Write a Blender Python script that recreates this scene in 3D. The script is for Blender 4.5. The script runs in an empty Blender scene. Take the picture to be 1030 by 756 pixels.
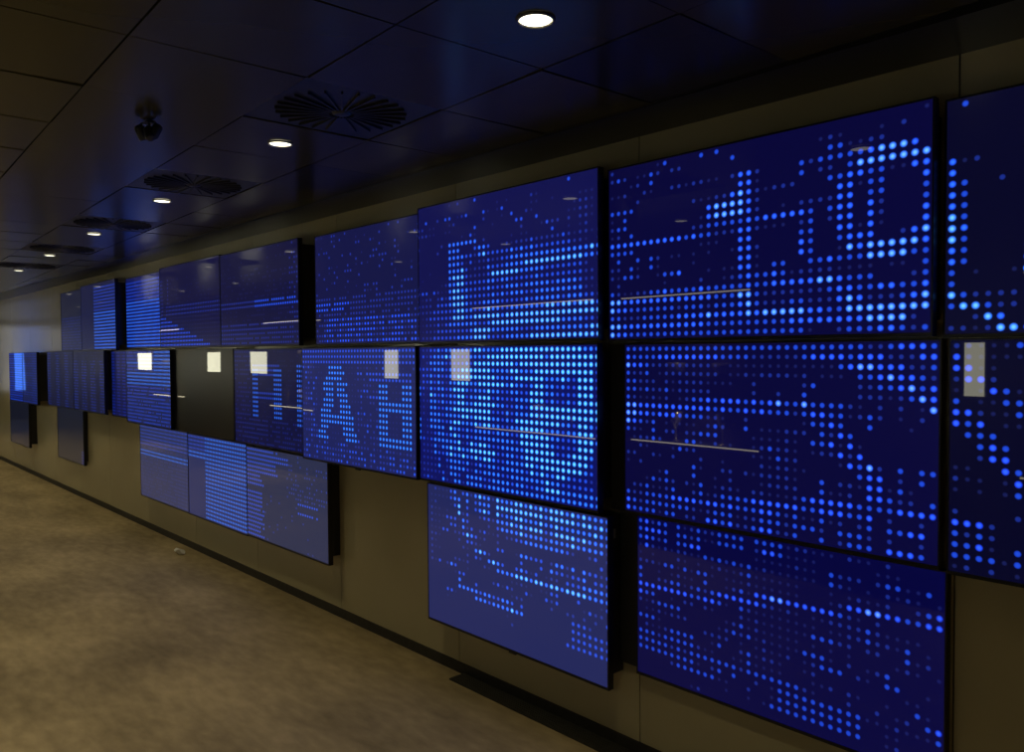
import bpy, math, random
from mathutils import Vector, Matrix

S = bpy.context.scene
COL = S.collection
R = math.radians

# ------------------------------------------------------------------ camera
EYE = 1.655                      # eye height above the floor
FPX, YAW, PIT, ROL, DIST = 794.713, 0.823865, -0.029276, -0.0060520, 2.550586
cam_d = bpy.data.cameras.new('camera')
cam = bpy.data.objects.new('camera', cam_d)
COL.objects.link(cam)
cam_d.sensor_fit = 'HORIZONTAL'
cam_d.sensor_width = 36.0
cam_d.lens = FPX / 1030.0 * 36.0
cam_d.clip_start = 0.02
fw0 = Vector((-math.sin(YAW), math.cos(YAW), 0)); rt0 = Vector((math.cos(YAW), math.sin(YAW), 0)); up0 = Vector((0, 0, 1))
fw1 = math.cos(PIT) * fw0 + math.sin(PIT) * up0
up1 = -math.sin(PIT) * fw0 + math.cos(PIT) * up0
rt2 = math.cos(ROL) * rt0 + math.sin(ROL) * up1
up2 = -math.sin(ROL) * rt0 + math.cos(ROL) * up1
m = Matrix(((rt2.x, up2.x, -fw1.x), (rt2.y, up2.y, -fw1.y), (rt2.z, up2.z, -fw1.z)))
cam.matrix_world = Matrix.Translation((0, -DIST, EYE)) @ m.to_4x4()
S.camera = cam

# ------------------------------------------------------------------ world, exposure
w = bpy.data.worlds.new('world'); S.world = w; w.use_nodes = True
w.node_tree.nodes['Background'].inputs[0].default_value = (0.9, 0.85, 0.7, 1)
w.node_tree.nodes['Background'].inputs[1].default_value = 0.002
S.view_settings.view_transform = 'Standard'; S.view_settings.look = 'None'
S.view_settings.gamma = 1.0; S.view_settings.exposure = 0.0; S.view_settings.use_curve_mapping = False
WARM = (1.0, 0.83, 0.47)
SPOT_W = 40.0                    # each ceiling downlight
LENS_E = 3.0
STRIP_E = 5.5                    # shelf light strips in the cabinets across the aisle
BOX_E = 6.0                      # lit panels across the aisle

# ------------------------------------------------------------------ materials
def new_mat(name):
    mt = bpy.data.materials.new(name); mt.use_nodes = True
    return mt, mt.node_tree.nodes, mt.node_tree.links, mt.node_tree.nodes['Principled BSDF']

def plain(name, col, rough=0.5, metal=0.0, spec=0.5, bump=0.0, bscale=40.0, var=0.0, vscale=4.0):
    mt, N, L, b = new_mat(name)
    b.inputs['Base Color'].default_value = (*col, 1); b.inputs['Roughness'].default_value = rough
    b.inputs['Metallic'].default_value = metal; b.inputs['Specular IOR Level'].default_value = spec
    tc = N.new('ShaderNodeTexCoord')
    if bump:
        n = N.new('ShaderNodeTexNoise'); n.inputs['Scale'].default_value = bscale; n.inputs['Detail'].default_value = 3
        L.new(tc.outputs['Object'], n.inputs['Vector'])
        bp = N.new('ShaderNodeBump'); bp.inputs['Strength'].default_value = bump; bp.inputs['Distance'].default_value = 0.01
        L.new(n.outputs['Fac'], bp.inputs['Height']); L.new(bp.outputs['Normal'], b.inputs['Normal'])
    if var:
        n = N.new('ShaderNodeTexNoise'); n.inputs['Scale'].default_value = vscale; n.inputs['Detail'].default_value = 5
        L.new(tc.outputs['Object'], n.inputs['Vector'])
        r = N.new('ShaderNodeValToRGB')
        r.color_ramp.elements[0].position = 0.3; r.color_ramp.elements[1].position = 0.7
        r.color_ramp.elements[0].color = (*[c * (1 - var) for c in col], 1)
        r.color_ramp.elements[1].color = (*[min(1, c * (1 + var)) for c in col], 1)
        L.new(n.outputs['Fac'], r.inputs[0]); L.new(r.outputs[0], b.inputs['Base Color'])
    return mt

def emit(name, col, strength):
    mt, N, L, b = new_mat(name)
    b.inputs['Base Color'].default_value = (0.8, 0.8, 0.8, 1)
    b.inputs['Emission Color'].default_value = (*col, 1); b.inputs['Emission Strength'].default_value = strength
    return mt

def floor_mat():
    mt, N, L, b = new_mat('floor_stone')
    tc = N.new('ShaderNodeTexCoord')
    n1 = N.new('ShaderNodeTexNoise'); n1.inputs['Scale'].default_value = 1.5; n1.inputs['Detail'].default_value = 7; n1.inputs['Roughness'].default_value = 0.62
    n2 = N.new('ShaderNodeTexNoise'); n2.inputs['Scale'].default_value = 11; n2.inputs['Detail'].default_value = 5
    mp = N.new('ShaderNodeMapping'); mp.inputs['Scale'].default_value = (0.7, 1.6, 1)
    L.new(tc.outputs['Object'], mp.inputs[0]); L.new(mp.outputs[0], n1.inputs['Vector']); L.new(mp.outputs[0], n2.inputs['Vector'])
    mx = N.new('ShaderNodeMix'); mx.data_type = 'FLOAT'; mx.inputs[0].default_value = 0.35
    L.new(n1.outputs['Fac'], mx.inputs[2]); L.new(n2.outputs['Fac'], mx.inputs[3])
    r = N.new('ShaderNodeValToRGB')
    r.color_ramp.elements[0].position = 0.36; r.color_ramp.elements[0].color = (0.27, 0.215, 0.120, 1)
    r.color_ramp.elements[1].position = 0.64; r.color_ramp.elements[1].color = (0.52, 0.415, 0.240, 1)
    L.new(mx.outputs[0], r.inputs[0]); L.new(r.outputs[0], b.inputs['Base Color'])
    b.inputs['Roughness'].default_value = 0.6; b.inputs['Specular IOR Level'].default_value = 0.25
    bp = N.new('ShaderNodeBump'); bp.inputs['Strength'].default_value = 0.12; bp.inputs['Distance'].default_value = 0.01
    L.new(n2.outputs['Fac'], bp.inputs['Height']); L.new(bp.outputs[0], b.inputs['Normal'])
    return mt

def lacquer_mat():
    mt, N, L, b = new_mat('olive_lacquer_panel')
    tc = N.new('ShaderNodeTexCoord')
    n = N.new('ShaderNodeTexNoise'); n.inputs['Scale'].default_value = 3; n.inputs['Detail'].default_value = 4
    L.new(tc.outputs['Object'], n.inputs['Vector'])
    r = N.new('ShaderNodeValToRGB')
    r.color_ramp.elements[0].color = (0.47, 0.425, 0.275, 1); r.color_ramp.elements[1].color = (0.53, 0.485, 0.320, 1)
    L.new(n.outputs['Fac'], r.inputs[0]); L.new(r.outputs[0], b.inputs['Base Color'])
    b.inputs['Roughness'].default_value = 0.14; b.inputs['Specular IOR Level'].default_value = 0.5
    n2 = N.new('ShaderNodeTexNoise'); n2.inputs['Scale'].default_value = 2.2
    mp = N.new('ShaderNodeMapping'); mp.inputs['Scale'].default_value = (1, 1, 9)
    L.new(tc.outputs['Object'], mp.inputs[0]); L.new(mp.outputs[0], n2.inputs['Vector'])
    bp = N.new('ShaderNodeBump'); bp.inputs['Strength'].default_value = 0.05; bp.inputs['Distance'].default_value = 0.02
    L.new(n2.outputs['Fac'], bp.inputs['Height']); L.new(bp.outputs[0], b.inputs['Normal'])
    return mt

def tile_mat(name, col, perf=False):
    mt, N, L, b = new_mat(name)
    tc = N.new('ShaderNodeTexCoord')
    b.inputs['Base Color'].default_value = (*col, 1)
    b.inputs['Roughness'].default_value = 0.22; b.inputs['Metallic'].default_value = 0.0
    b.inputs['Specular IOR Level'].default_value = 0.22; b.inputs['Specular Tint'].default_value = (1.0, 0.85, 0.45, 1)
    n = N.new('ShaderNodeTexNoise'); n.inputs['Scale'].default_value = 2.4; n.inputs['Detail'].default_value = 2
    L.new(tc.outputs['Object'], n.inputs['Vector'])
    bp = N.new('ShaderNodeBump'); bp.inputs['Strength'].default_value = 0.06; bp.inputs['Distance'].default_value = 0.03
    L.new(n.outputs['Fac'], bp.inputs['Height'])
    if perf:
        v = N.new('ShaderNodeTexVoronoi'); v.inputs['Scale'].default_value = 160; v.inputs['Randomness'].default_value = 0
        L.new(tc.outputs['Object'], v.inputs['Vector'])
        r = N.new('ShaderNodeValToRGB')
        r.color_ramp.elements[0].position = 0.3; r.color_ramp.elements[0].color = (0.002, 0.002, 0.002, 1)
        r.color_ramp.elements[1].position = 0.36; r.color_ramp.elements[1].color = (*col, 1)
        L.new(v.outputs['Distance'], r.inputs[0]); L.new(r.outputs[0], b.inputs['Base Color'])
    L.new(bp.outputs[0], b.inputs['Normal'])
    return mt

_scr = {}
def screen_mat(veil, gain=1.0, cyan=1.0):
    """Lit display: a dot per cell (face attribute 'level' 0..5, one UV square per cell) over the panel's own back-light glow."""
    key = (veil, gain, cyan)
    if key in _scr: return _scr[key]
    mt, N, L, b = new_mat('led_dot_display')
    uv = N.new('ShaderNodeUVMap'); uv.uv_map = 'cell'
    sub = N.new('ShaderNodeVectorMath'); sub.operation = 'SUBTRACT'; sub.inputs[1].default_value = (0.5, 0.5, 0)
    L.new(uv.outputs[0], sub.inputs[0])
    ln = N.new('ShaderNodeVectorMath'); ln.operation = 'LENGTH'; L.new(sub.outputs[0], ln.inputs[0])
    at = N.new('ShaderNodeAttribute'); at.attribute_type = 'GEOMETRY'; at.attribute_name = 'level'
    def mth(op, a, bb, clamp=False):
        x = N.new('ShaderNodeMath'); x.operation = op; x.use_clamp = clamp
        for i, v in enumerate((a, bb)):
            if isinstance(v, (int, float)): x.inputs[i].default_value = v
            else: L.new(v, x.inputs[i])
        return x.outputs[0]
    lv = at.outputs['Fac']
    rad = mth('ADD', mth('MULTIPLY', lv, 0.033), 0.150)
    # soft disc: 1 inside rad-.07, 0 beyond rad+.07
    d = mth('DIVIDE', mth('SUBTRACT', mth('ADD', rad, 0.07), ln.outputs['Value']), 0.14, True)
    on = mth('GREATER_THAN', lv, 0.4)
    disc = mth('MULTIPLY', d, on)
    core = mth('DIVIDE', mth('SUBTRACT', mth('MULTIPLY', rad, 0.85), ln.outputs['Value']), mth('MULTIPLY', rad, 0.6), True)
    nrm = mth('DIVIDE', lv, 5.0)
    r1 = N.new('ShaderNodeValToRGB'); e = r1.color_ramp.elements
    e[0].position = 0.0; e[0].color = (0.0, 0.0, 0.03, 1)
    e[1].position = 0.2; e[1].color = (0.006, 0.010, 0.07, 1)
    for p, c in ((0.4, (0.008, 0.024, 0.24, 1)), (0.6, (0.009, 0.055, 0.66, 1)), (0.8, (0.014, 0.090 * cyan, 1.0, 1)), (1.0, (0.035, 0.21 * cyan, 1.2, 1))):
        k = e.new(p); k.color = c
    r2 = N.new('ShaderNodeValToRGB'); e = r2.color_ramp.elements
    e[0].position = 0.55; e[0].color = (0, 0, 0, 1)
    e[1].position = 1.0; e[1].color = (0.16, 0.50 * cyan, 0.4, 1)
    k = e.new(0.8); k.color = (0.02, 0.12 * cyan, 0.2, 1)
    L.new(nrm, r1.inputs[0]); L.new(nrm, r2.inputs[0])
    s1 = N.new('ShaderNodeVectorMath'); s1.operation = 'SCALE'; L.new(r1.outputs[0], s1.inputs[0]); L.new(disc, s1.inputs['Scale'])
    s2 = N.new('ShaderNodeVectorMath'); s2.operation = 'SCALE'; L.new(r2.outputs[0], s2.inputs[0]); L.new(mth('MULTIPLY', core, disc), s2.inputs['Scale'])
    a1 = N.new('ShaderNodeVectorMath'); a1.operation = 'ADD'; L.new(s1.outputs[0], a1.inputs[0]); L.new(s2.outputs[0], a1.inputs[1])
    g = N.new('ShaderNodeVectorMath'); g.operation = 'SCALE'; g.inputs['Scale'].default_value = gain; L.new(a1.outputs[0], g.inputs[0])
    a2 = N.new('ShaderNodeVectorMath'); a2.operation = 'ADD'; L.new(g.outputs[0], a2.inputs[0]); a2.inputs[1].default_value = veil
    L.new(a2.outputs[0], b.inputs['Emission Color']); b.inputs['Emission Strength'].default_value = 1.0
    glassy(mt)
    _scr[key] = mt
    return mt

def glassy(mt):
    N, L = mt.node_tree.nodes, mt.node_tree.links; b = N['Principled BSDF']
    b.inputs['Base Color'].default_value = (0.003, 0.003, 0.006, 1)
    b.inputs['Roughness'].default_value = 0.30; b.inputs['Specular IOR Level'].default_value = 0.12
    b.inputs['Coat Weight'].default_value = 1.0; b.inputs['Coat Roughness'].default_value = 0.015; b.inputs['Coat IOR'].default_value = 1.40
    tc = N.new('ShaderNodeTexCoord'); n = N.new('ShaderNodeTexNoise'); n.inputs['Scale'].default_value = 1.6; n.inputs['Detail'].default_value = 0
    L.new(tc.outputs['Object'], n.inputs['Vector'])
    bp = N.new('ShaderNodeBump'); bp.inputs['Strength'].default_value = 0.035; bp.inputs['Distance'].default_value = 0.02
    L.new(n.outputs['Fac'], bp.inputs['Height']); L.new(bp.outputs[0], b.inputs['Coat Normal'])

M = {
    'floor': floor_mat(),
    'lacquer': lacquer_mat(),
    'tile': tile_mat('dark_metal_ceiling_tile', (0.060, 0.050, 0.013)),
    'grille_tile': tile_mat('perforated_ceiling_tile', (0.045, 0.042, 0.036), True),
    'void': plain('black_void', (0.006, 0.006, 0.008), 0.8),
    'band': plain('dark_ceiling_margin', (0.022, 0.023, 0.026), 0.30, bump=0.05, bscale=3),
    'plinth': plain('charcoal_plinth', (0.030, 0.029, 0.026), 0.55, var=0.25, vscale=30),
    'bezel': plain('black_bezel_plastic', (0.010, 0.010, 0.014), 0.35),
    'box': plain('black_powder_coated_metal', (0.028, 0.028, 0.034), 0.55, bump=0.1, bscale=300),
    'sticker': plain('pale_sticker', (0.35, 0.35, 0.28), 0.6),
    'ring': plain('downlight_trim', (0.10, 0.095, 0.08), 0.35, metal=0.6),
    'reflector': plain('downlight_reflector', (0.75, 0.72, 0.62), 0.25, metal=0.9),
    'lens': emit('downlight_lens', (1.0, 0.93, 0.66), LENS_E),
    'vane': plain('diffuser_vane_metal', (0.030, 0.028, 0.022), 0.4),
    'paper': plain('white_crumpled_paper', (0.85, 0.85, 0.78), 0.7),
    'cab': plain('dark_walnut_cabinet', (0.055, 0.040, 0.024), 0.45, var=0.35, vscale=9),
    'opp': plain('brown_panelled_wall', (0.30, 0.25, 0.155), 0.55, var=0.15, vscale=2),
    'shelf': plain('smoked_glass_shelf', (0.10, 0.12, 0.12), 0.1),
    'strip': emit('warm_light_strip', (1.0, 0.88, 0.58), STRIP_E),
    'endlight': emit('dim_white_light_panel', (1.0, 0.95, 0.72), 1.6),
    'lightbox': emit('warm_white_light_panel', (1.0, 0.97, 0.70), BOX_E),
    'frame': plain('slim_steel_frame', (0.25, 0.24, 0.22), 0.35, metal=0.8),
    'glass': plain('gold_tinted_crystal', (0.75, 0.66, 0.42), 0.12, metal=0.6),
    'blue': emit('blue_lit_column', (0.06, 0.22, 1.0), 2.0),
    'endwall': plain('brown_end_wall', (0.20, 0.15, 0.085), 0.5, var=0.1, vscale=2),
}

M['off'] = new_mat('switched_off_display')[0]; glassy(M['off'])
M['off'].node_tree.nodes['Principled BSDF'].inputs['Specular IOR Level'].default_value = 0.7
M['off'].node_tree.nodes['Principled BSDF'].inputs['Roughness'].default_value = 0.32

# ------------------------------------------------------------------ helpers
def link(name, me, mt=None, parent=None):
    o = bpy.data.objects.new(name, me); COL.objects.link(o)
    if mt is not None and me is not None and not me.materials: me.materials.append(mt)
    if parent is not None: o.parent = parent
    return o

def mesh(name, v, f):
    me = bpy.data.meshes.new(name); me.from_pydata(v, [], f); me.update(); return me

def tag(o, label=None, cat=None, group=None, kind=None):
    if label: o['label'] = label
    if cat: o['category'] = cat
    if group: o['group'] = group
    if kind: o['kind'] = kind
    return o

def empty(name, loc, rz=0.0):
    o = bpy.data.objects.new(name, None); COL.objects.link(o); o.location = loc; o.rotation_euler.z = rz; o.empty_display_size = 0.1
    return o

def boxv(x0, x1, y0, y1, z0, z1):
    v = [(x0, y0, z0), (x1, y0, z0), (x1, y1, z0), (x0, y1, z0), (x0, y0, z1), (x1, y0, z1), (x1, y1, z1), (x0, y1, z1)]
    f = [(0, 3, 2, 1), (4, 5, 6, 7), (0, 1, 5, 4), (1, 2, 6, 5), (2, 3, 7, 6), (3, 0, 4, 7)]
    return v, f

def box(name, x0, x1, y0, y1, z0, z1, mt, parent=None, off=(0, 0, 0)):
    v, f = boxv(x0 - off[0], x1 - off[0], y0 - off[1], y1 - off[1], z0 - off[2], z1 - off[2])
    return link(name, mesh(name, v, f), mt, parent)

def boxes(name, bl, mt, parent=None, off=(0, 0, 0)):
    V, F = [], []
    for b in bl:
        v, f = boxv(b[0] - off[0], b[1] - off[0], b[2] - off[1], b[3] - off[1], b[4] - off[2], b[5] - off[2])
        n = len(V); V += v; F += [tuple(i + n for i in q) for q in f]
    return link(name, mesh(name, V, F), mt, parent)

def lathe(prof, seg=24):
    V, F = [], []
    for i in range(seg):
        a = 2 * math.pi * i / seg
        for (r, z) in prof: V.append((r * math.cos(a), r * math.sin(a), z))
    n = len(prof)
    for i in range(seg):
        j = (i + 1) % seg
        for k in range(n - 1): F.append((i * n + k, j * n + k, j * n + k + 1, i * n + k + 1))
    return V, F

def smooth(me):
    for p in me.polygons: p.use_smooth = True
    return me

Zc = EYE + 0.867                 # ceiling height
Zw0 = EYE - 1.598                # lower edge of the wall panels
XL, XR, YO = -24.0, 2.6, -3.18   # room ends and the wall across the aisle

# ------------------------------------------------------------------ setting
tag(box('floor', XL, XR, YO, 0.0, -0.1, 0.0, M['floor']), 'mottled tan stone floor of the aisle', 'floor', kind='structure')

wall = tag(box('wall_back', XL, XR, 0.012, 0.15, 0.0, Zc + 0.1, M['void']), 'olive lacquered wall behind the screens, built of tall panels', 'wall', kind='structure')
PX0, PITCH = -0.82, 1.175
xs = [PX0 + PITCH * k for k in range(3, -21, -1)]
pm = None
for i in range(len(xs) - 1):
    x1, x0 = xs[i] - 0.0025, xs[i + 1] + 0.0025
    if pm is None:
        v, f = boxv(-(PITCH - 0.005) / 2, (PITCH - 0.005) / 2, 0, 0.0118, 0, Zc - Zw0)
        pm = mesh('wall_panel', v, f); pm.materials.append(M['lacquer'])
    o = link('wall_panel', pm, None, wall); o.location = ((x0 + x1) / 2, 0, Zw0)
tag(box('baseboard_back', XL, XR, -0.006, 0.0115, 0.0, Zw0 - 0.001, M['plinth']), 'charcoal recessed plinth below the olive wall panels', 'baseboard', kind='structure')

ceil = tag(box('ceiling', XL, XR, YO, 0.0, Zc + 0.05, Zc + 0.15, M['void']), 'dark ceiling of square metal tiles', 'ceiling', kind='structure')
tag(box('trim_1', XL, XR, -0.29, -0.0005, Zc - 0.004, Zc + 0.045, M['band']), 'smooth dark margin strip between ceiling tiles and wall', 'ceiling margin', kind='structure')
GO = Vector((-2.275, -1.315)); GA = R(2.45); TP = 0.522
E1 = Vector((-math.cos(GA), math.sin(GA))); E2 = Vector((math.sin(GA), math.cos(GA)))
def gpt(a, b): q = GO + E1 * a + E2 * b; return (q.x, q.y)
def clip(poly, y, keep_below):
    out = []
    for i in range(len(poly)):
        a, b = poly[i], poly[(i + 1) % len(poly)]
        ia = (a[1] <= y) if keep_below else (a[1] >= y); ib = (b[1] <= y) if keep_below else (b[1] >= y)
        if ia: out.append(a)
        if ia != ib:
            t = (y - a[1]) / (b[1] - a[1]); out.append((a[0] + t * (b[0] - a[0]), y))
    return out
rnd = random.Random(5)
DIFF = {(0, 0), (3, 0), (6, 0), (9, 0), (12, 0)}
for i in range(-7, 40):
    for j in range(-4, 2):
        if (i, j) in DIFF: continue
        g = 0.0028
        poly = [gpt(i * TP + g, j * TP + g), gpt((i + 1) * TP - g, j * TP + g), gpt((i + 1) * TP - g, (j + 1) * TP - g), gpt(i * TP + g, (j + 1) * TP - g)]
        poly = clip(poly, -0.296, True)
        if len(poly) >= 3: poly = clip(poly, YO + 0.01, False)
        if len(poly) < 3: continue
        if min(p[0] for p in poly) < XL + 0.05 or max(p[0] for p in poly) > XR - 0.05: continue
        cx = sum(p[0] for p in poly) / len(poly); cy = sum(p[1] for p in poly) / len(poly)
        ta, tb = rnd.uniform(-0.006, 0.006), rnd.uniform(-0.006, 0.006)
        n = len(poly); V = []
        for dz in (0.0, 0.014):
            for (x, y) in poly: V.append((x - cx, y - cy, dz + ta * (x - cx) + tb * (y - cy)))
        F = [tuple(range(n)), tuple(range(2 * n - 1, n - 1, -1))] + [(k, n + k, n + (k + 1) % n, (k + 1) % n) for k in range(n)]
        mt = M['grille_tile'] if (i, j) in ((-2, 1), (-5, 0), (2, 1)) else M['tile']
        o = link('ceiling_tile', mesh('ceiling_tile', V, F), mt, ceil); o.location = (cx, cy, Zc)

tag(box('wall_front', XL, XR, YO - 0.12, YO, 0.0, Zc + 0.1, M['opp']), 'brown wall across the aisle from the screens', 'wall', kind='structure')
tag(box('wall_end', XL - 0.12, XL, YO, 0.15, 0.0, Zc + 0.1, M['endwall']), 'brown far end wall of the aisle', 'wall', kind='structure')
tag(box('wall_near', XR, XR + 0.12, YO, 0.15, 0.0, Zc + 0.1, M['opp']), 'brown end wall behind the viewer', 'wall', kind='structure')

# dark floor grille along the wall under the near screens
fg = empty('floor_grille', (-3.13, -0.05, 0))
tag(fg, 'low black floor grille along the wall beneath the near screens', 'floor grille')
box('grille_frame', -3.13, 0.9, -0.100, -0.0065, 0.0005, 0.008, M['plinth'], fg, fg.location)
gs = None
for k in range(6):
    o = box('slat', -3.12, 0.89, -0.094 + k * 0.0155, -0.0865 + k * 0.0155, 0.008, 0.011, M['plinth'], fg, fg.location)

# ------------------------------------------------------------------ screens
def grid(nc, nr=21): return [[0.0] * nc for _ in range(nr)]
def from_rows(rows, nc):
    g = grid(nc)
    for r, s in enumerate(rows):
        for seg in s.split():
            a, t = seg.split(':'); a = int(a)
            for k, ch in enumerate(t):
                if ch != '.' and a + k < nc: g[r][a + k] = float(ch)
    return g
def put_cols(g, c0, cols, r0=0):
    for k, s in enumerate(cols):
        for r, ch in enumerate(s):
            if ch != '.' and r + r0 < 21 and c0 + k < len(g[0]): g[r + r0][c0 + k] = float(ch)

A2L = ["2......13....", "232.1132.22..", "...12.3......", "112..21..2212", "....2........", "3333........2", "1.3..........", "233..........", "12.3........2", "4444444444434", "3333.........", ".3..3.32.11.1", "22.31.31....1", "21332..1334..", ".2......1....", "3211223343333", "5544444444444", "5443333333233", "3322233333444", "5544444444444", "5443333333333"]
A2M = ["3.3..........", "....3........", ".............", "211.2442....3", ".....441....3", "112245421222.", ".4555542.....", "14555542..1.2", "2333334344444", "33222442111.2", "111..44.....3", ".1..1442....4", ".....441....4", ".1.11441.33..", "2..1234334312", "4333334334444", "4433355322222", "3233345322233", "4544445455555", "4333333333344", "3333333333333"]
A2R = ["...2...23333332422441", ".1.32..2.....3252244.", ".23323.232...4253234.", ".133.3444443131444342", "..1334444444531345543", "..13541...14431334543", "..2453334444551332553", ".1255333221.55..42554", "...551......551.42554", ".2.551.....2551.33553", "...454.....453.234522", "1...544334454333455.3"]
gA2 = from_rows(["0:" + a + b for a, b in zip(A2L, A2M)], 38); put_cols(gA2, 26, A2R)

gA1 = grid(38)
put_cols(gA1, 0, [".....44444555443353.2", "3....1.33334333..35.2", ".....2.........1.2521", ".................2352", ".......2.........2245", "...............1.22.5", ".............345.21.3"])

B2L = ["3333333333333", "4333344444444", "5443222222222", "3223.12222222", "33222.2122221", "3323223122222", "3211212.12334", "5544444444444", "5544344433332", "54323.1.111.2", "321.3.22.2233", ".12232...331.", "..21...1322..", "22..21.2...2.", "1.2.......31.", ".....13...3..", "...13232.213.", ".2231123..231", "3223333444434", "4323333333212", "43333133.22.4"]
B2M = ["3333333333333", "4333322222234", "1.11111111111", "2.1121222212.", "111..2.....23", ".....2..2..3.", "3444343453353", "3433434333234", "21..2......13", "32..3.111222."]
gB2 = from_rows(["0:" + a for a in B2L], 38)
for r, s in enumerate(B2M):
    for k, ch in enumerate(s):
        if ch != '.': gB2[r][13 + k] = float(ch)
put_cols(gB2, 13, ["32...112434", "...12.23333", ".1..2223434", "......13312", "....2..3322", "111.1.24323", "12122124434", "13112214434", "12322214332", "22222214222", "11211224333", "...1..3313.", "31....4313."], 10)
put_cols(gB2, 26, ["3411..343332..3344323", "3411..334242...1441..", "3431..3334141.2144232", "334...21.3424.2243.33", "34532212..14331.33233", "245322.33...544434323", "24443222....24443....", "324531........1332324", "42444221....32324.3.4", "422453..1.....124.4.4", "44233512....33..42423", "3432445.....3..34...."])

gB1 = grid(38)
put_cols(gB1, 0, ["24421344...121.243331", "2244..433..11...42332", "11141124332.11..4343.", "1112411.344.....22132", "11..3311.34411.....1.", "31..1331...343.2..331"])

gC2 = grid(38)
put_cols(gC2, 0, ["33311233442.3.333....", "4444.2..431132333....", "243212..432131333....", "3421.1124.3211233....", "3332.3.24.31.2333....", "...1.3134132.33232...", "333221234.32.33333...", "1332131142.2.33233...", "2241.11232...33333.1.", "334113.33.....2313.2.", "21.3.33242..2.13.3...", "21.211.341..211323...", "33.32..43..123.331..."])
put_cols(gC2, 13, ["33.211141.122..3.11..", "33.31124..23..133....", "33.2213432321212.....", "...332142113.333.21..", "32111144122111132....", "3412114311122213..1..", "3411115211111213113..", "3311115111111113333..", "1111114211112..3333..", "212111411111...3333..", "2111..4.11.311.2333..", "1111..4113132211333..", "1.....41.3.33.1.333.."])
put_cols(gC2, 26, ["1.33114213113.2.333..", "..22.23212..3...333..", "2.2114222212..22333..", "1.2.24122...2.1.333..", "1..115.332.11...1....", ".12.152222.2...21....", "213224.12..33.1.111..", ".131.4.11.1.3..1212..", "..12.3.1332..1.21....", "..1123.1.11..13.1....", "..3.34..12..1.131....", "...144....1....43...."])

gA3 = from_rows([
    "8:1.2...3 33:3", "19:1.1 26:21", "2:3 5:2.33.123 16:31.13 26:11 30:1 35:111", "0:22.11 8:12 16:2 20:1.3 25:21 34:1221",
    "0:22211 7:11 14:3 18:1 23:33 27:3 33:11221", "11:1.31 24:2 28:1322 33:2.221", "0:2 6:2 8:4444444 16:2 22:1.11 30:3 33:1.12",
    "5:2 8:444...3443..1212223222223212211", "0:1 8:4444332453333343434333333322 36:1.1",
    "8:4443131 15:223223344444 27:444444444454", "3:1 8:4445312 15:224333444455 27:555555555443", "1:1 8:4555322 15:223555555444 27:4433333332",
    "0:1 6:12 8:4455333 15:334434433333 27:43333333322", "0:233.3211 8:4554433 15:334333444344 27:44434444322",
    "1:122.232 8:4555433 15:333434344433 27:444444444211", "0:2222.333 8:4555433 15:344443333343 27:444443444332",
    "0:22223333 8:3455443 15:345443344444 27:445545545554", "1:1233333 8:3555445 15:555554555555 27:555555555555",
    "0:11222323 8:4444444 15:334555555555 27:555554444332", "0:11222333 8:3333345 15:555444444333 27:444444444455",
    "0:12223333 8:3344445 15:554333444445 27:555555555555"], 39)
B3L = ["1223343444444455", "1323444544333444", "..24444333334355", "3333444344455555", "1334343344555555", "2334343244555445", "4324344345554344", "4215434344553445", "2224434344554455", "2214433445555555", "2214443444455455", "4124443345544454", "4124444154434344", "4122344345434344", "4323444444523545", ".222424454544555", ".222433454454454", ".22223.344434234", "2222241244443243", "1222223144314444", "12321.4214424444"]
B3M = ["44445555555", "45555555555", "55555554555", "55444455444", "55544445555", "55555454434", "45443344335", "55343334445", "55544334435", "55333434445", "55443435555", "55443344555", "44344433555", "44444443555", "54334444455", "55533443455", "55433444455", "34434444435", "44443344444", "33444434433", "34444444444"]
B3R = ["555555555444", "554555555555", "555555555555", "555555555553", "554445435553", "554434335553", "554433335552", "553433435555", "555555555555", "555555555555", "555554435543", "554443445552", "555443345554", "555433335551", "555533455541", "555555555531", "45555555543.", "454455433321", "445443333331", "445554444444", "444444444444"]
gB3 = from_rows(["0:" + a + b + c for a, b, c in zip(B3L, B3M, B3R)], 39)
gC3 = grid(39)
put_cols(gC3, 0, [".....................", ".1122212222 2".replace(' ', ''), "2121111211.1", "11.11111.1.3", "11..1.3", "11.13.3....2...31", "331.33.....4...3", "443.332...231..1", ".4551122..2.344", "3..2443.2.1.3.4", "443332531221..4", "2....343......4", "433...3243...344", "5442.2115 2....34".replace(' ', ''), "4453.3 2.4.2...44".replace(' ', ''), "4444 31..2 42...44".replace(' ', '')])
put_cols(gC3, 15, ["444321..241...43", "2..2.1...5..2.34", "5554322 3.44.3.34".replace(' ', ''), "45344..3.34.1.44", "454442....4.3.441", "454542....41 21 35.2".replace(' ', ''), "55544 3.1.351.2.4".replace(' ', ''), "555553.434 52.234".replace(' ', ''), "454444.4.35 13".replace(' ', ''), "554544.3.14.1", "454544.3.35", "555544 .33.51".replace(' ', ''), "444334...141 3".replace(' ', '')])
put_cols(gC3, 28, ["554444.242532 2".replace(' ', ''), "555544.432533", "554544.43.4", "454543.2235..2...3", "554552.4335..23333", "44444...3353..3333", "55454..4445.123333", "454442.3.44.3.2333", "445443.334 4.22.333".replace(' ', ''), "4544 4.323441 2..333".replace(' ', ''), "444422.334 43.3.333".replace(' ', '')])

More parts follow.
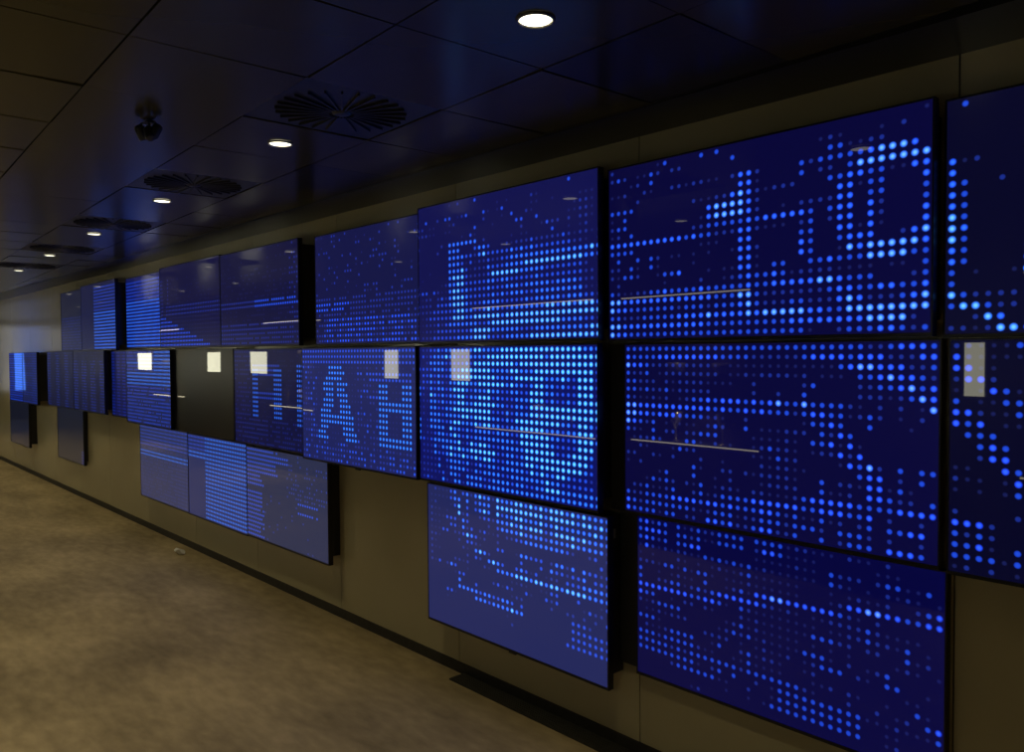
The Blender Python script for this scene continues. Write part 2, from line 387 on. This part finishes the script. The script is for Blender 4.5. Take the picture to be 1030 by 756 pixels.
# letters A and B on the fourth screen of the middle row
gB4 = grid(38); rr = random.Random(11)
for r in range(21):
    for c in range(38):
        if r < 3: gB4[r][c] = 3
        elif rr.random() < (0.75 if r > 15 or c < 7 else 0.65): gB4[r][c] = rr.choice((1, 2, 2, 3)) if r < 18 else rr.choice((2, 2, 3, 3))
def fillg(g, r, c0, c1, lv):
    for c in range(c0, c1 + 1): g[r][c] = lv
for r, spans in {3: [(10, 14)], 4: [(10, 15)], 5: [(9, 14)], 6: [(8, 11), (13, 16)], 7: [(8, 11), (13, 15)], 8: [(9, 11), (13, 16)], 9: [(8, 11), (14, 16)], 10: [(8, 11), (14, 17)], 11: [(7, 10), (14, 17)], 12: [(7, 18)], 13: [(7, 18)], 14: [(7, 9), (15, 18)], 15: [(6, 8), (15, 19)], 16: [(6, 9), (16, 19)],}.items():
    for c in range(6, 20): gB4[r][c] = min(gB4[r][c], 1)
    for a, b in spans: fillg(gB4, r, a, b, 4)
for r in range(4, 17):
    for c in range(27, 38): gB4[r][c] = min(gB4[r][c], 1)
    fillg(gB4, r, 27, 29, 4)
for r in (4, 5): fillg(gB4, r, 24, 36, 3)
for r in (9, 10, 15, 16): fillg(gB4, r, 27, 36, 4)
for r in (6, 7, 8, 11, 12, 13, 14): fillg(gB4, r, 34, 36, 4)

def pattern(seed, fn):
    q = random.Random(seed); g = grid(38)
    for r in range(21):
        for c in range(38):
            g[r][c] = float(max(0, min(5, fn(q, r, c))))
    return g
def p(q, prob, lv): return lv if q.random() < prob else 0
gA4 = pattern(1, lambda q, r, c: (p(q, .95, 3 if q.random() < .6 else 2) if (r > 15 and c > 2) else p(q, .85, 2 if c > 12 else 3) if r in (13, 14) else p(q, .7, 2) if r > 11 else p(q, .28 if (q.random() < .5 or c > 20) else .12, q.choice((1, 2, 2)))))
gA5 = pattern(2, lambda q, r, c: (p(q, .95, 3 if c > 17 else 2) if r in (11, 12) else p(q, .9, 2) if r > 15 else p(q, .5, 2) if c > 33 else p(q, .4, 1) if r > 4 else p(q, .1, 1)))
gA6 = pattern(3, lambda q, r, c: (2 if (r in (10, 11, 12) and c > 3) else (3 if c < (r - 12) * 4 else 1) if r > 12 else (2 if (c == 5 or c < 2) else p(q, .3, 1)) if r > 2 else 0))
gA7 = pattern(4, lambda q, r, c: (0 if r < 1 else 4 if r > 6 else 3))
gA8 = pattern(5, lambda q, r, c: ((4 if r > 8 else 3) if c > 14 and r > 0 else p(q, .7, 1) if r > 7 else 0))
gA9 = pattern(6, lambda q, r, c: (p(q, .8, 2) if r > 8 else 0))
def fB5(q, r, c):
    if 4 <= r <= 14 and (10 <= c <= 12 or 21 <= c <= 24): return 4
    if r in (3, 4, 5) and 10 <= c <= 23: return 3
    if r in (9, 10) and 10 <= c <= 23: return 3
    if 3 <= r <= 15 and 32 <= c <= 36: return 4
    return p(q, .7, 2) if (c < 9 or r > 14) else p(q, .3, 1)
gB5 = pattern(7, fB5)
gB7 = pattern(8, lambda q, r, c: 4 if (r in (3, 6, 7, 8, 9) or (c > 24 and r < 9)) else p(q, .9, 3))
gB8 = pattern(9, lambda q, r, c: p(q, .9, 3 if c % 9 < 5 else 2))
gB9 = pattern(10, lambda q, r, c: p(q, .8, 2) if c % 11 < 6 and r > 2 else p(q, .4, 1))
gB10 = pattern(12, lambda q, r, c: p(q, .8, 2) if c % 13 < 5 else p(q, .4, 1))
gB11 = pattern(13, lambda q, r, c: p(q, .9, 3) if (c > 24 or r % 4 < 2) else 2)
gB12 = pattern(14, lambda q, r, c: 4 if r % 2 == 0 else 3)
gC4 = pattern(15, lambda q, r, c: (3 if c < 6 + q.random() * 3 + (7 if r < 6 else 0) and r != 9 else 3 if (r in (1, 2) and c < 21) else p(q, .9, 3) if (r in (10, 12) and 24 < c < 34) else p(q, .45, 2) if (1 < r < 10 and c > 19) else p(q, .06, 2)))
gC5 = pattern(16, lambda q, r, c: 4 if (c > 11 or r in (4, 5)) else (3 if r < 5 else 0))
gC6 = pattern(17, lambda q, r, c: 3 if r < 6 else 4 if r in (7, 8) else p(q, .6, 2) if c < 30 else 2)
gC7 = pattern(18, lambda q, r, c: 3 if (c > 34 and r > 15) else p(q, .5, 1) if r < 5 else 0)
gC8 = grid(38)
gOFF = grid(38)

THK, BEZ = 0.03, 0.0055
def screen(X0, X1, Z0, Z1, dep, g, veil, label, half=False, gain=1.0, cyan=1.0, nub=False, mount=True, sticker=False, off=False, plate=None, top=0.035):
    """Z0 upper, Z1 lower edge relative to the eye; dep = distance of the front from the wall."""
    root = empty('display_screen', ((X0 + X1) / 2, 0.0, EYE + Z1))
    tag(root, label, 'screen', 'blue dot-matrix screens on the wall' if not off else None)
    oz = root.location; z0, z1 = EYE + Z0, EYE + Z1
    thk = min(THK, dep - 0.004)
    yf, yb = -dep, -dep + thk
    # slab housing with a shallow front lip
    boxes('housing', [(X0, X1, yf + 0.002, yb, z1, z0)], M['bezel'], root, oz)
    boxes('bezel', [(X0, X1, yf - 0.002, yf + 0.002, z0 - BEZ, z0), (X0, X1, yf - 0.002, yf + 0.002, z1, z1 + BEZ * 2.0),
                    (X0, X0 + BEZ, yf - 0.002, yf + 0.002, z1 + BEZ * 2.0, z0 - BEZ), (X1 - BEZ, X1, yf - 0.002, yf + 0.002, z1 + BEZ * 2.0, z0 - BEZ)], M['bezel'], root, oz)
    a, b, t, u = X0 + BEZ, X1 - BEZ, z0 - BEZ, z1 + BEZ * 2.0
    nc, nr = len(g[0]), len(g)
    if half:
        ue = [0.0] + [(k + 0.5) / (nc - 1) for k in range(nc - 1)] + [1.0]
    else:
        ue = [k / nc for k in range(nc + 1)]
    V, F, UV, LV = [], [], [], []
    for r in range(nr):
        for c in range(nc):
            xa, xb = a + (b - a) * ue[c], a + (b - a) * ue[c + 1]
            za, zb = t - (t - u) * r / nr, t - (t - u) * (r + 1) / nr
            n = len(V)
            V += [(xa - oz[0], yf - oz[1], zb - oz[2]), (xb - oz[0], yf - oz[1], zb - oz[2]), (xb - oz[0], yf - oz[1], za - oz[2]), (xa - oz[0], yf - oz[1], za - oz[2])]
            F.append((n, n + 1, n + 2, n + 3))
            u0, u1 = (0.5, 1.0) if (half and c == 0) else (0.0, 0.5) if (half and c == nc - 1) else (0.0, 1.0)
            UV += [(u0, 0), (u1, 0), (u1, 1), (u0, 1)]; LV.append(g[r][c])
    me = mesh('screen_face', V, F)
    ul = me.uv_layers.new(name='cell')
    for k, q in enumerate(UV): ul.data[k].uv = q
    at = me.attributes.new('level', 'FLOAT', 'FACE')
    for k, q in enumerate(LV): at.data[k].value = q
    link('screen_face', me, M['off'] if off else screen_mat(veil, gain, cyan), root)
    if mount and yb < -0.012:
        boxes('mount_box', [(X0 + 0.02, X1 - 0.02, yb, -0.0005, z1 + 0.05, z0 - top)], M['box'], root, oz)
    if plate:
        boxes('wall_bracket', [(X0 + plate[0], X0 + plate[1], -dep + 0.012, -0.0005, z1 + plate[2], z0 - 0.002)], M['box'], root, oz)
    if nub:
        xm = (X0 + X1) / 2 + 0.03
        boxes('sensor_nub', [(xm - 0.022, xm + 0.022, yf - 0.001, yf + 0.010, z1 - 0.008, z1)], M['bezel'], root, oz)
    if sticker:
        boxes('label_strip', [(X1 - 0.02, X1 - 0.0192, -0.062, -0.048, z0 - 0.1, z0 - 0.06)], M['sticker'], root, oz)
    return root

DK = (0.0028, 0.0024, 0.040)
SC = [
    # top row, from the near end
    (-0.838, 0.375, 0.722, 0.036, 0.060, gA1, (0.0026, 0.0026, 0.020), 'dark screen at the right frame edge, upper row, mostly unlit with one blue dot column', {}),
    (-2.063, -0.848, 0.725, 0.041, 0.112, gA2, DK, 'large upper-row screen with bright blue dot loops and stripes beside the right edge screen', dict(cyan=.88)),
    (-3.292, -2.079, 0.737, 0.048, 0.150, gA3, (0.006, 0.0065, 0.075), 'upper-row screen with a dense block of bright blue dots below an empty dark top', dict(half=True, cyan=1.15)),
    (-4.464, -3.296, 0.731, 0.052, 0.087, gA4, (0.0075, 0.0085, 0.062), 'upper-row screen with sparse faint dots, just left of the dense bright one', dict(gain=1.5, cyan=1.5)),
    (-5.806, -4.595, 0.736, 0.054, 0.132, gA5, (0.0055, 0.0055, 0.042), 'dim upper-row screen with a thin shelf-light reflection and black right side', dict(gain=1.5, cyan=1.5)),
    (-7.080, -5.812, 0.745, 0.056, 0.132, gA6, (0.005, 0.005, 0.045), 'upper-row screen with a stair-step of blue stripes at lower left', dict(gain=1.4, cyan=1.4)),
    (-8.262, -7.084, 0.745, 0.062, 0.050, gA7, (0.006, 0.009, 0.10), 'upper-row screen filled with solid bright blue stripes right of a black side', dict(gain=1.1, cyan=1.3)),
    (-9.490, -8.290, 0.748, 0.050, 0.140, gA8, (0.010, 0.012, 0.055), 'upper-row far screen with bright stripes on its right half only', dict(gain=1.1, cyan=1.3)),
    (-10.58, -9.495, 0.740, 0.050, 0.080, gA9, (0.012, 0.014, 0.038), 'farthest upper-row screen, dull grey-blue with faint stripes', dict(gain=1.5)),
    # middle row
    (-0.818, 0.395, 0.034, -0.650, 0.074, gB1, (0.0020, 0.0020, 0.018), 'dark screen at the right frame edge, middle row, reflecting a slanted pale light panel', dict(cyan=.7)),
    (-2.035, -0.845, 0.034, -0.650, 0.048, gB2, DK, 'large middle-row screen with two blue dot rows and a mirrored shelf of glasses', dict(cyan=.75, mount=False, plate=(-0.079, -0.001, 0.002))),
    (-3.309, -2.096, 0.036, -0.652, 0.138, gB3, (0.0040, 0.0060, 0.110), 'brightest screen of the wall, middle row, fully covered in pale blue dots', dict(half=True, cyan=1.35, gain=1.05)),
    (-4.530, -3.318, 0.038, -0.655, 0.151, gB4, (0.013, 0.017, 0.105), 'middle-row screen spelling the dotted letters A and B', dict(nub=True, gain=1.1, cyan=1.6)),
    (-5.680, -4.536, 0.040, -0.650, 0.090, gB5, (0.0045, 0.005, 0.040), 'middle-row screen with dotted letter strokes between the black screen and the A B screen', dict(gain=.8, cyan=1.3)),
    (-6.895, -5.690, 0.046, -0.640, 0.091, gOFF, (0.0, 0.0, 0.0), 'switched-off black screen in the middle row reflecting a glowing light panel', dict(off=True)),
    (-8.055, -6.900, 0.046, -0.640, 0.120, gB7, (0.012, 0.017, 0.085), 'middle-row screen of even blue stripes left of the black switched-off screen', dict(gain=.8, cyan=1.5)),
    (-8.800, -8.075, 0.046, -0.625, 0.040, gB8, (0.004, 0.004, 0.045), 'narrow recessed middle-row screen between the striped screen and a black side', dict(gain=.7)),
    (-9.990, -8.825, 0.050, -0.615, 0.105, gB9, (0.009, 0.010, 0.032), 'dull middle-row screen left of the narrow recessed screen', dict(gain=2.2, cyan=1.5)),
    (-11.180, -9.995, 0.050, -0.618, 0.105, gB10, (0.009, 0.010, 0.032), 'dull middle-row screen above the lone low screen', dict(gain=2.2, cyan=1.5)),
    (-12.430, -11.610, 0.046, -0.640, 0.130, gB11, (0.010, 0.013, 0.06), 'small far middle-row screen with glary patches and a black right side', dict(gain=.7, cyan=1.4)),
    (-13.270, -12.435, 0.044, -0.640, 0.130, gB12, (0.004, 0.006, 0.09), 'leftmost middle-row screen, a narrow strip of blue stripes', dict(gain=.8)),
    # lower row
    (-1.984, -0.828, -0.652, -1.300, 0.034, gC2[:20], (0.0015, 0.0015, 0.045), 'large lower-row screen at right with a slanting line of blue dots', dict(cyan=.7, gain=.85, mount=False, plate=(-0.094, -0.001, 0.02))),
    (-3.276, -2.062, -0.664, -1.373, 0.117, gC3, (0.016, 0.021, 0.105), 'lower-row greyish blue screen standing proud, dots only in its upper half', dict(half=True, nub=True, sticker=True, cyan=1.15, top=0.004)),
    (-5.490, -4.330, -0.655, -1.310, 0.092, gC4, (0.025, 0.030, 0.075), 'lower-row grey screen mostly empty with black right side above bare wall', dict(gain=1.1, cyan=1.5)),
    (-6.612, -5.494, -0.645, -1.320, 0.090, gC5, (0.022, 0.029, 0.11), 'lower-row screen full of blue dots in the middle of three low screens', dict(gain=.75, cyan=1.5)),
    (-7.800, -6.616, -0.640, -1.318, 0.090, gC6, (0.026, 0.033, 0.095), 'leftmost of the three joined low screens, with one brighter stripe', dict(gain=.65, cyan=1.5)),
    (-10.980, -9.850, -0.580, -1.255, 0.050, gC7, (0.012, 0.014, 0.025), 'lone low screen, nearly blank, hanging by itself on bare wall', dict(gain=.6)),
    (-13.450, -12.280, -0.645, -1.252, 0.100, gC8, (0.008, 0.010, 0.022), 'farthest low screen, blank and mirror-like, with black right side', {}),
]
for (x0, x1, z0, z1, dp, g, veil, lab, kw) in SC:
    screen(x0, x1, z0, z1, dp, g, veil, lab, **kw)

# ------------------------------------------------------------------ ceiling fittings
# recessed downlights along the aisle
ring_v, ring_f = lathe([(0.0445, 0.004), (0.0450, -0.001), (0.050, -0.0005), (0.052, 0.002), (0.052, 0.005)], 32)
ring_me = smooth(mesh('trim_ring', ring_v, ring_f)); ring_me.materials.append(M['ring'])
ref_v, ref_f = lathe([(0.0448, -0.0005), (0.0435, 0.0015), (0.0425, 0.0035)], 32)
ref_me = smooth(mesh('reflector', ref_v, ref_f)); ref_me.materials.append(M['reflector'])
lv_, lf_ = lathe([(0.0001, 0.0030), (0.020, 0.0030), (0.0425, 0.0030)], 32)
lens_me = mesh('lens', lv_, lf_); lens_me.materials.append(M['lens'])
ORD = ['behind the frame', 'nearest and largest', 'second nearest', 'third', 'fourth', 'fifth', 'sixth', 'seventh', 'eighth', 'ninth', 'tenth', 'eleventh', 'twelfth']
for row in (0, -2):  # second row is unseen, added so floor bounce lifts the upper wall
  for n, i in enumerate(range(-5, 32, 3)):
    gx, gy = gpt((i + 0.5) * TP, (row + 0.5) * TP)
    if row and gx > -2.8: continue
    if gx > XR - 0.2 or gx < XL + 0.3 or gy > -0.35: continue
    root = empty('recessed_downlight', (gx, gy, Zc - 0.006))
    tag(root, 'lit round recessed downlight, %s in the row %s' % (ORD[min(n, 12)], 'nearer the screens' if row == 0 else 'farther from the screens, added unseen for fill light'), 'ceiling light', 'row of recessed downlights')
    link('trim_ring', ring_me, None, root); link('reflector', ref_me, None, root)
    link('lens', lens_me, None, root)
    ld = bpy.data.lights.new('downlight_beam', 'SPOT'); ld.energy = SPOT_W * (1.1 if i < -2 else 0.85) if row == 0 else SPOT_W * 0.40; ld.color = WARM; ld.spot_size = R(72); ld.spot_blend = 1.0; ld.shadow_soft_size = 0.04
    lo = bpy.data.objects.new('downlight_beam', ld); COL.objects.link(lo); lo.parent = root; lo.location = (0, 0, -0.02)

# square swirl diffusers
fr_me = None
DL = {0: 'dark square swirl air diffuser between the two nearest downlights', 3: 'dark square swirl air diffuser beside the second nearest downlight', 6: 'small-looking swirl air diffuser beyond the third downlight', 9: 'far swirl air diffuser beyond the fourth downlight', 12: 'farthest swirl air diffuser, near the ceiling end'}
q = TP / 2 - 0.004
vane_me = mesh('vane', *boxv(0.045, 0.232, -0.003, 0.003, -0.009, 0.0)); vane_me.materials.append(M['vane'])
hub_me = smooth(mesh('hub', *lathe([(0.0001, -0.012), (0.022, -0.011), (0.034, -0.007), (0.036, 0.0)], 24))); hub_me.materials.append(M['vane'])
fp_me = mesh('face_plate', *boxv(-q, q, -q, q, 0.0, 0.012)); fp_me.materials.append(M['vane'])
for (i, j) in sorted(DIFF):
    gx, gy = gpt((i + 0.5) * TP, (j + 0.5) * TP)
    root = empty('swirl_diffuser', (gx, gy, Zc + 0.004), -GA)
    tag(root, DL[i], 'air diffuser', 'swirl air diffusers in the ceiling')
    link('face_plate', fp_me, None, root); link('hub', hub_me, None, root)
    for s in range(26):
        o = link('vane', vane_me, None, root); o.rotation_euler.z = 2 * math.pi * s / 26

# small black sensor cluster hanging from a tile
sc = empty('ceiling_sensor', (-3.07, -1.53, Zc - 0.004))
sc.scale = (0.75, 0.75, 0.75)
tag(sc, 'small black cluster of spotlight heads hanging from the ceiling tiles', 'spotlight')
boxes('mount_plate', [(-0.03, 0.03, -0.02, 0.02, -0.010, 0.0)], M['box'], sc)
def can(ang, px, py, pz, r=0.024, h=0.06):
    v, f = lathe([(0.0001, -h), (r * 0.8, -h), (r, -h * 0.85), (r, 0), (r * 0.6, 0.012), (0.0001, 0.014)], 16)
    rt = Matrix.Rotation(ang[0], 3, 'X') @ Matrix.Rotation(ang[1], 3, 'Y')
    me = smooth(mesh('lamp_head', [tuple(rt @ Vector(p_) + Vector((px, py, pz))) for p_ in v], f))
    link('lamp_head', me, M['box'], sc)
can((0.5, 0.2), -0.035, -0.035, -0.030); can((-0.4, 0.3), 0.040, 0.030, -0.030); can((0.0, -0.5), 0.010, -0.005, -0.042)
for (x, y) in ((-0.03, -0.025), (0.03, 0.02), (0.005, 0.0)):
    boxes('bracket', [(x - 0.005, x + 0.005, y - 0.005, y + 0.005, -0.05, -0.005)], M['frame'], sc)

# ------------------------------------------------------------------ litter
rp = random.Random(3)
V = [(0, 0, 0.022)]; n = 9
for k2 in range(n):
    a = 2 * math.pi * k2 / n; V.append((0.030 * math.cos(a) * rp.uniform(.6, 1.2), 0.022 * math.sin(a) * rp.uniform(.6, 1.2), rp.uniform(0.001, 0.028)))
V.append((0, 0, 0.001))
F = [(0, 1 + k2, 1 + (k2 + 1) % n) for k2 in range(n)] + [(n + 1, 1 + (k2 + 1) % n, 1 + k2) for k2 in range(n)]
o = link('paper_scrap', mesh('paper_scrap', V, F), M['paper']); o.location = (-6.65, -0.16, 0.0); o.scale = (1.9, 1.9, 2.2)
tag(o, 'small crumpled white paper scrap on the floor near the plinth', 'litter')

# ------------------------------------------------------------------ across the aisle: what the screens mirror
def lightbox(x0, x1, z0, z1, label):
    root = empty('light_panel', ((x0 + x1) / 2, YO, EYE + z1)); off = root.location
    tag(root, label, 'light panel', 'lit panels mirrored in the screens')
    boxes('frame', [(x0 - 0.015, x1 + 0.015, YO + 0.0005, YO + 0.262, EYE + z1 - 0.015, EYE + z0 + 0.015)], M['frame'], root, off)
    boxes('lit_face', [(x0, x1, YO + 0.262, YO + 0.268, EYE + z1, EYE + z0)], M['lightbox'], root, off)
for x0, x1, lab in ((-1.666, -1.557, 'pale lit panel seen mirrored in the right edge screen'), (-6.537, -6.244, 'pale lit panel seen mirrored in the brightest screen'),
                    (-7.764, -7.490, 'lit panel seen mirrored in the A B screen'), (-11.591, -11.051, 'lit panel seen mirrored left of the glass shelves'),
                    (-13.267, -12.745, 'lit panel seen mirrored in the black switched-off screen'), (-16.572, -15.840, 'lit panel seen mirrored in the even striped screen')):
    lightbox(x0, x1, 0.042, -0.285, lab)

gob_me = smooth(mesh('goblet', *lathe([(0.0001, 0.0), (0.042, 0.0), (0.040, 0.006), (0.008, 0.012), (0.007, 0.10), (0.018, 0.125), (0.045, 0.17), (0.058, 0.25), (0.055, 0.25), (0.040, 0.172), (0.012, 0.135), (0.0001, 0.13)], 20)))
gob_me.materials.append(M['glass'])
cup_me = smooth(mesh('bowl', *lathe([(0.0001, 0.0), (0.05, 0.0), (0.075, 0.04), (0.088, 0.11), (0.083, 0.11), (0.068, 0.04), (0.0001, 0.012)], 20)))
cup_me.materials.append(M['glass'])
def cabinet(x0, x1, name, seed):
    yb, yf = YO + 0.0005, YO + 0.27
    root = empty('display_cabinet', ((x0 + x1) / 2, YO, 0)); off = root.location
    tag(root, 'open lit display cabinet mirrored in %s' % name, 'cabinet', 'display cabinets across the aisle')
    boxes('carcass', [(x0, x1, yb, yb + 0.015, 0.001, EYE + 0.75), (x0, x0 + 0.03, yb + 0.015, yf, 0.001, EYE + 0.75), (x1 - 0.03, x1, yb + 0.015, yf, 0.001, EYE + 0.75),
                      (x0 + 0.03, x1 - 0.03, yb + 0.015, yf, EYE + 0.72, EYE + 0.75), (x0 + 0.03, x1 - 0.03, yb + 0.015, yf, 0.001, 0.45)], M['cab'], root, off)
    for lz in (0.42, -0.235):  # bare spots without fittings, added to brighten the vessels in the reflections
        cl = bpy.data.lights.new('vessel_fill_light', 'SPOT'); cl.energy = 22.0; cl.color = (1.0, 0.86, 0.55); cl.spot_size = R(85); cl.spot_blend = 0.5; cl.shadow_soft_size = 0.02
        co = bpy.data.objects.new('vessel_fill_light', cl); COL.objects.link(co); co.parent = root; co.location = (0, 0.235, EYE + lz)
    qq = random.Random(seed)
    for kz, z in enumerate((-0.75, -0.20, 0.46)):
        s = boxes('shelf', [(x0 + 0.03, x1 - 0.03, yb + 0.015, yf - 0.02, EYE + z - 0.012, EYE + z)], M['shelf'], root, off)
        if kz != 1:
            boxes('light_strip', [(x0 + 0.05, x1 - 0.05, yf - 0.0199, yf - 0.012, EYE + z - 0.009, EYE + z + 0.001)], M['strip'], s)
            s.children[0].matrix_parent_inverse = Matrix.Identity(4); s.children[0].location = (-off[0], -off[1], -off[2])
        ng = max(2, int((x1 - x0) / 0.45))
        if kz == 2: continue
        for a in range(ng):
            me = gob_me if kz == 0 or qq.random() < .4 else cup_me
            gx = x0 + 0.2 + (x1 - x0 - 0.4) * (a + 0.5) / ng
            o = link('goblet' if me is gob_me else 'bowl', me); o.location = (gx, yf - 0.13, EYE + z + 0.0005)
            word = 'gilt goblet' if me is gob_me else 'gilt bowl'
            od = ('rightmost', 'second from right', 'third from right', 'fourth from right', 'fifth from right')[ng - 1 - a]
            tag(o, '%s, %s, %s shelf, mirrored in %s' % (word, od, 'lowest' if kz == 0 else 'middle', name), 'goblet' if me is gob_me else 'bowl', 'gilt vessels on the cabinet shelves')
cabinet(-1.419, -0.504, 'the right edge screens', 1)
cabinet(-4.349, -3.040, 'the large near screens', 2)
cabinet(-6.226, -4.505, 'the brightest screen', 3)
cabinet(-11.033, -9.431, 'the letter stroke screen', 4)
cabinet(-15.822, -14.283, 'the even striped screen', 5)

# lit features on the far end wall, mirrored by the lacquered wall
def endpanel(y0, y1, z0, z1, mt, name, label, cat):
    root = empty(name, (XL, (y0 + y1) / 2, EYE + z0)); off = root.location
    tag(root, label, cat)
    boxes('frame', [(XL + 0.0005, XL + 0.03, y0 - 0.02, y1 + 0.02, EYE + z0 - 0.02, EYE + z1 + 0.0)], M['frame'], root, off)
    boxes('lit_face', [(XL + 0.03, XL + 0.04, y0, y1, EYE + z0, EYE + z1 - 0.02)], mt, root, off)
endpanel(-2.42, -2.20, -0.9, 0.80, M['blue'], 'light_column', 'blue lit column on the far end wall', 'light column')
endpanel(-1.95, -1.80, -0.9, 0.80, M['endlight'], 'light_column', 'white lit column left of the blue one on the far end wall', 'light column')
endpanel(-2.95, -2.80, 0.1, 0.80, M['endlight'], 'wall_light', 'short pale light panel right of the blue column on the far end wall', 'light panel')
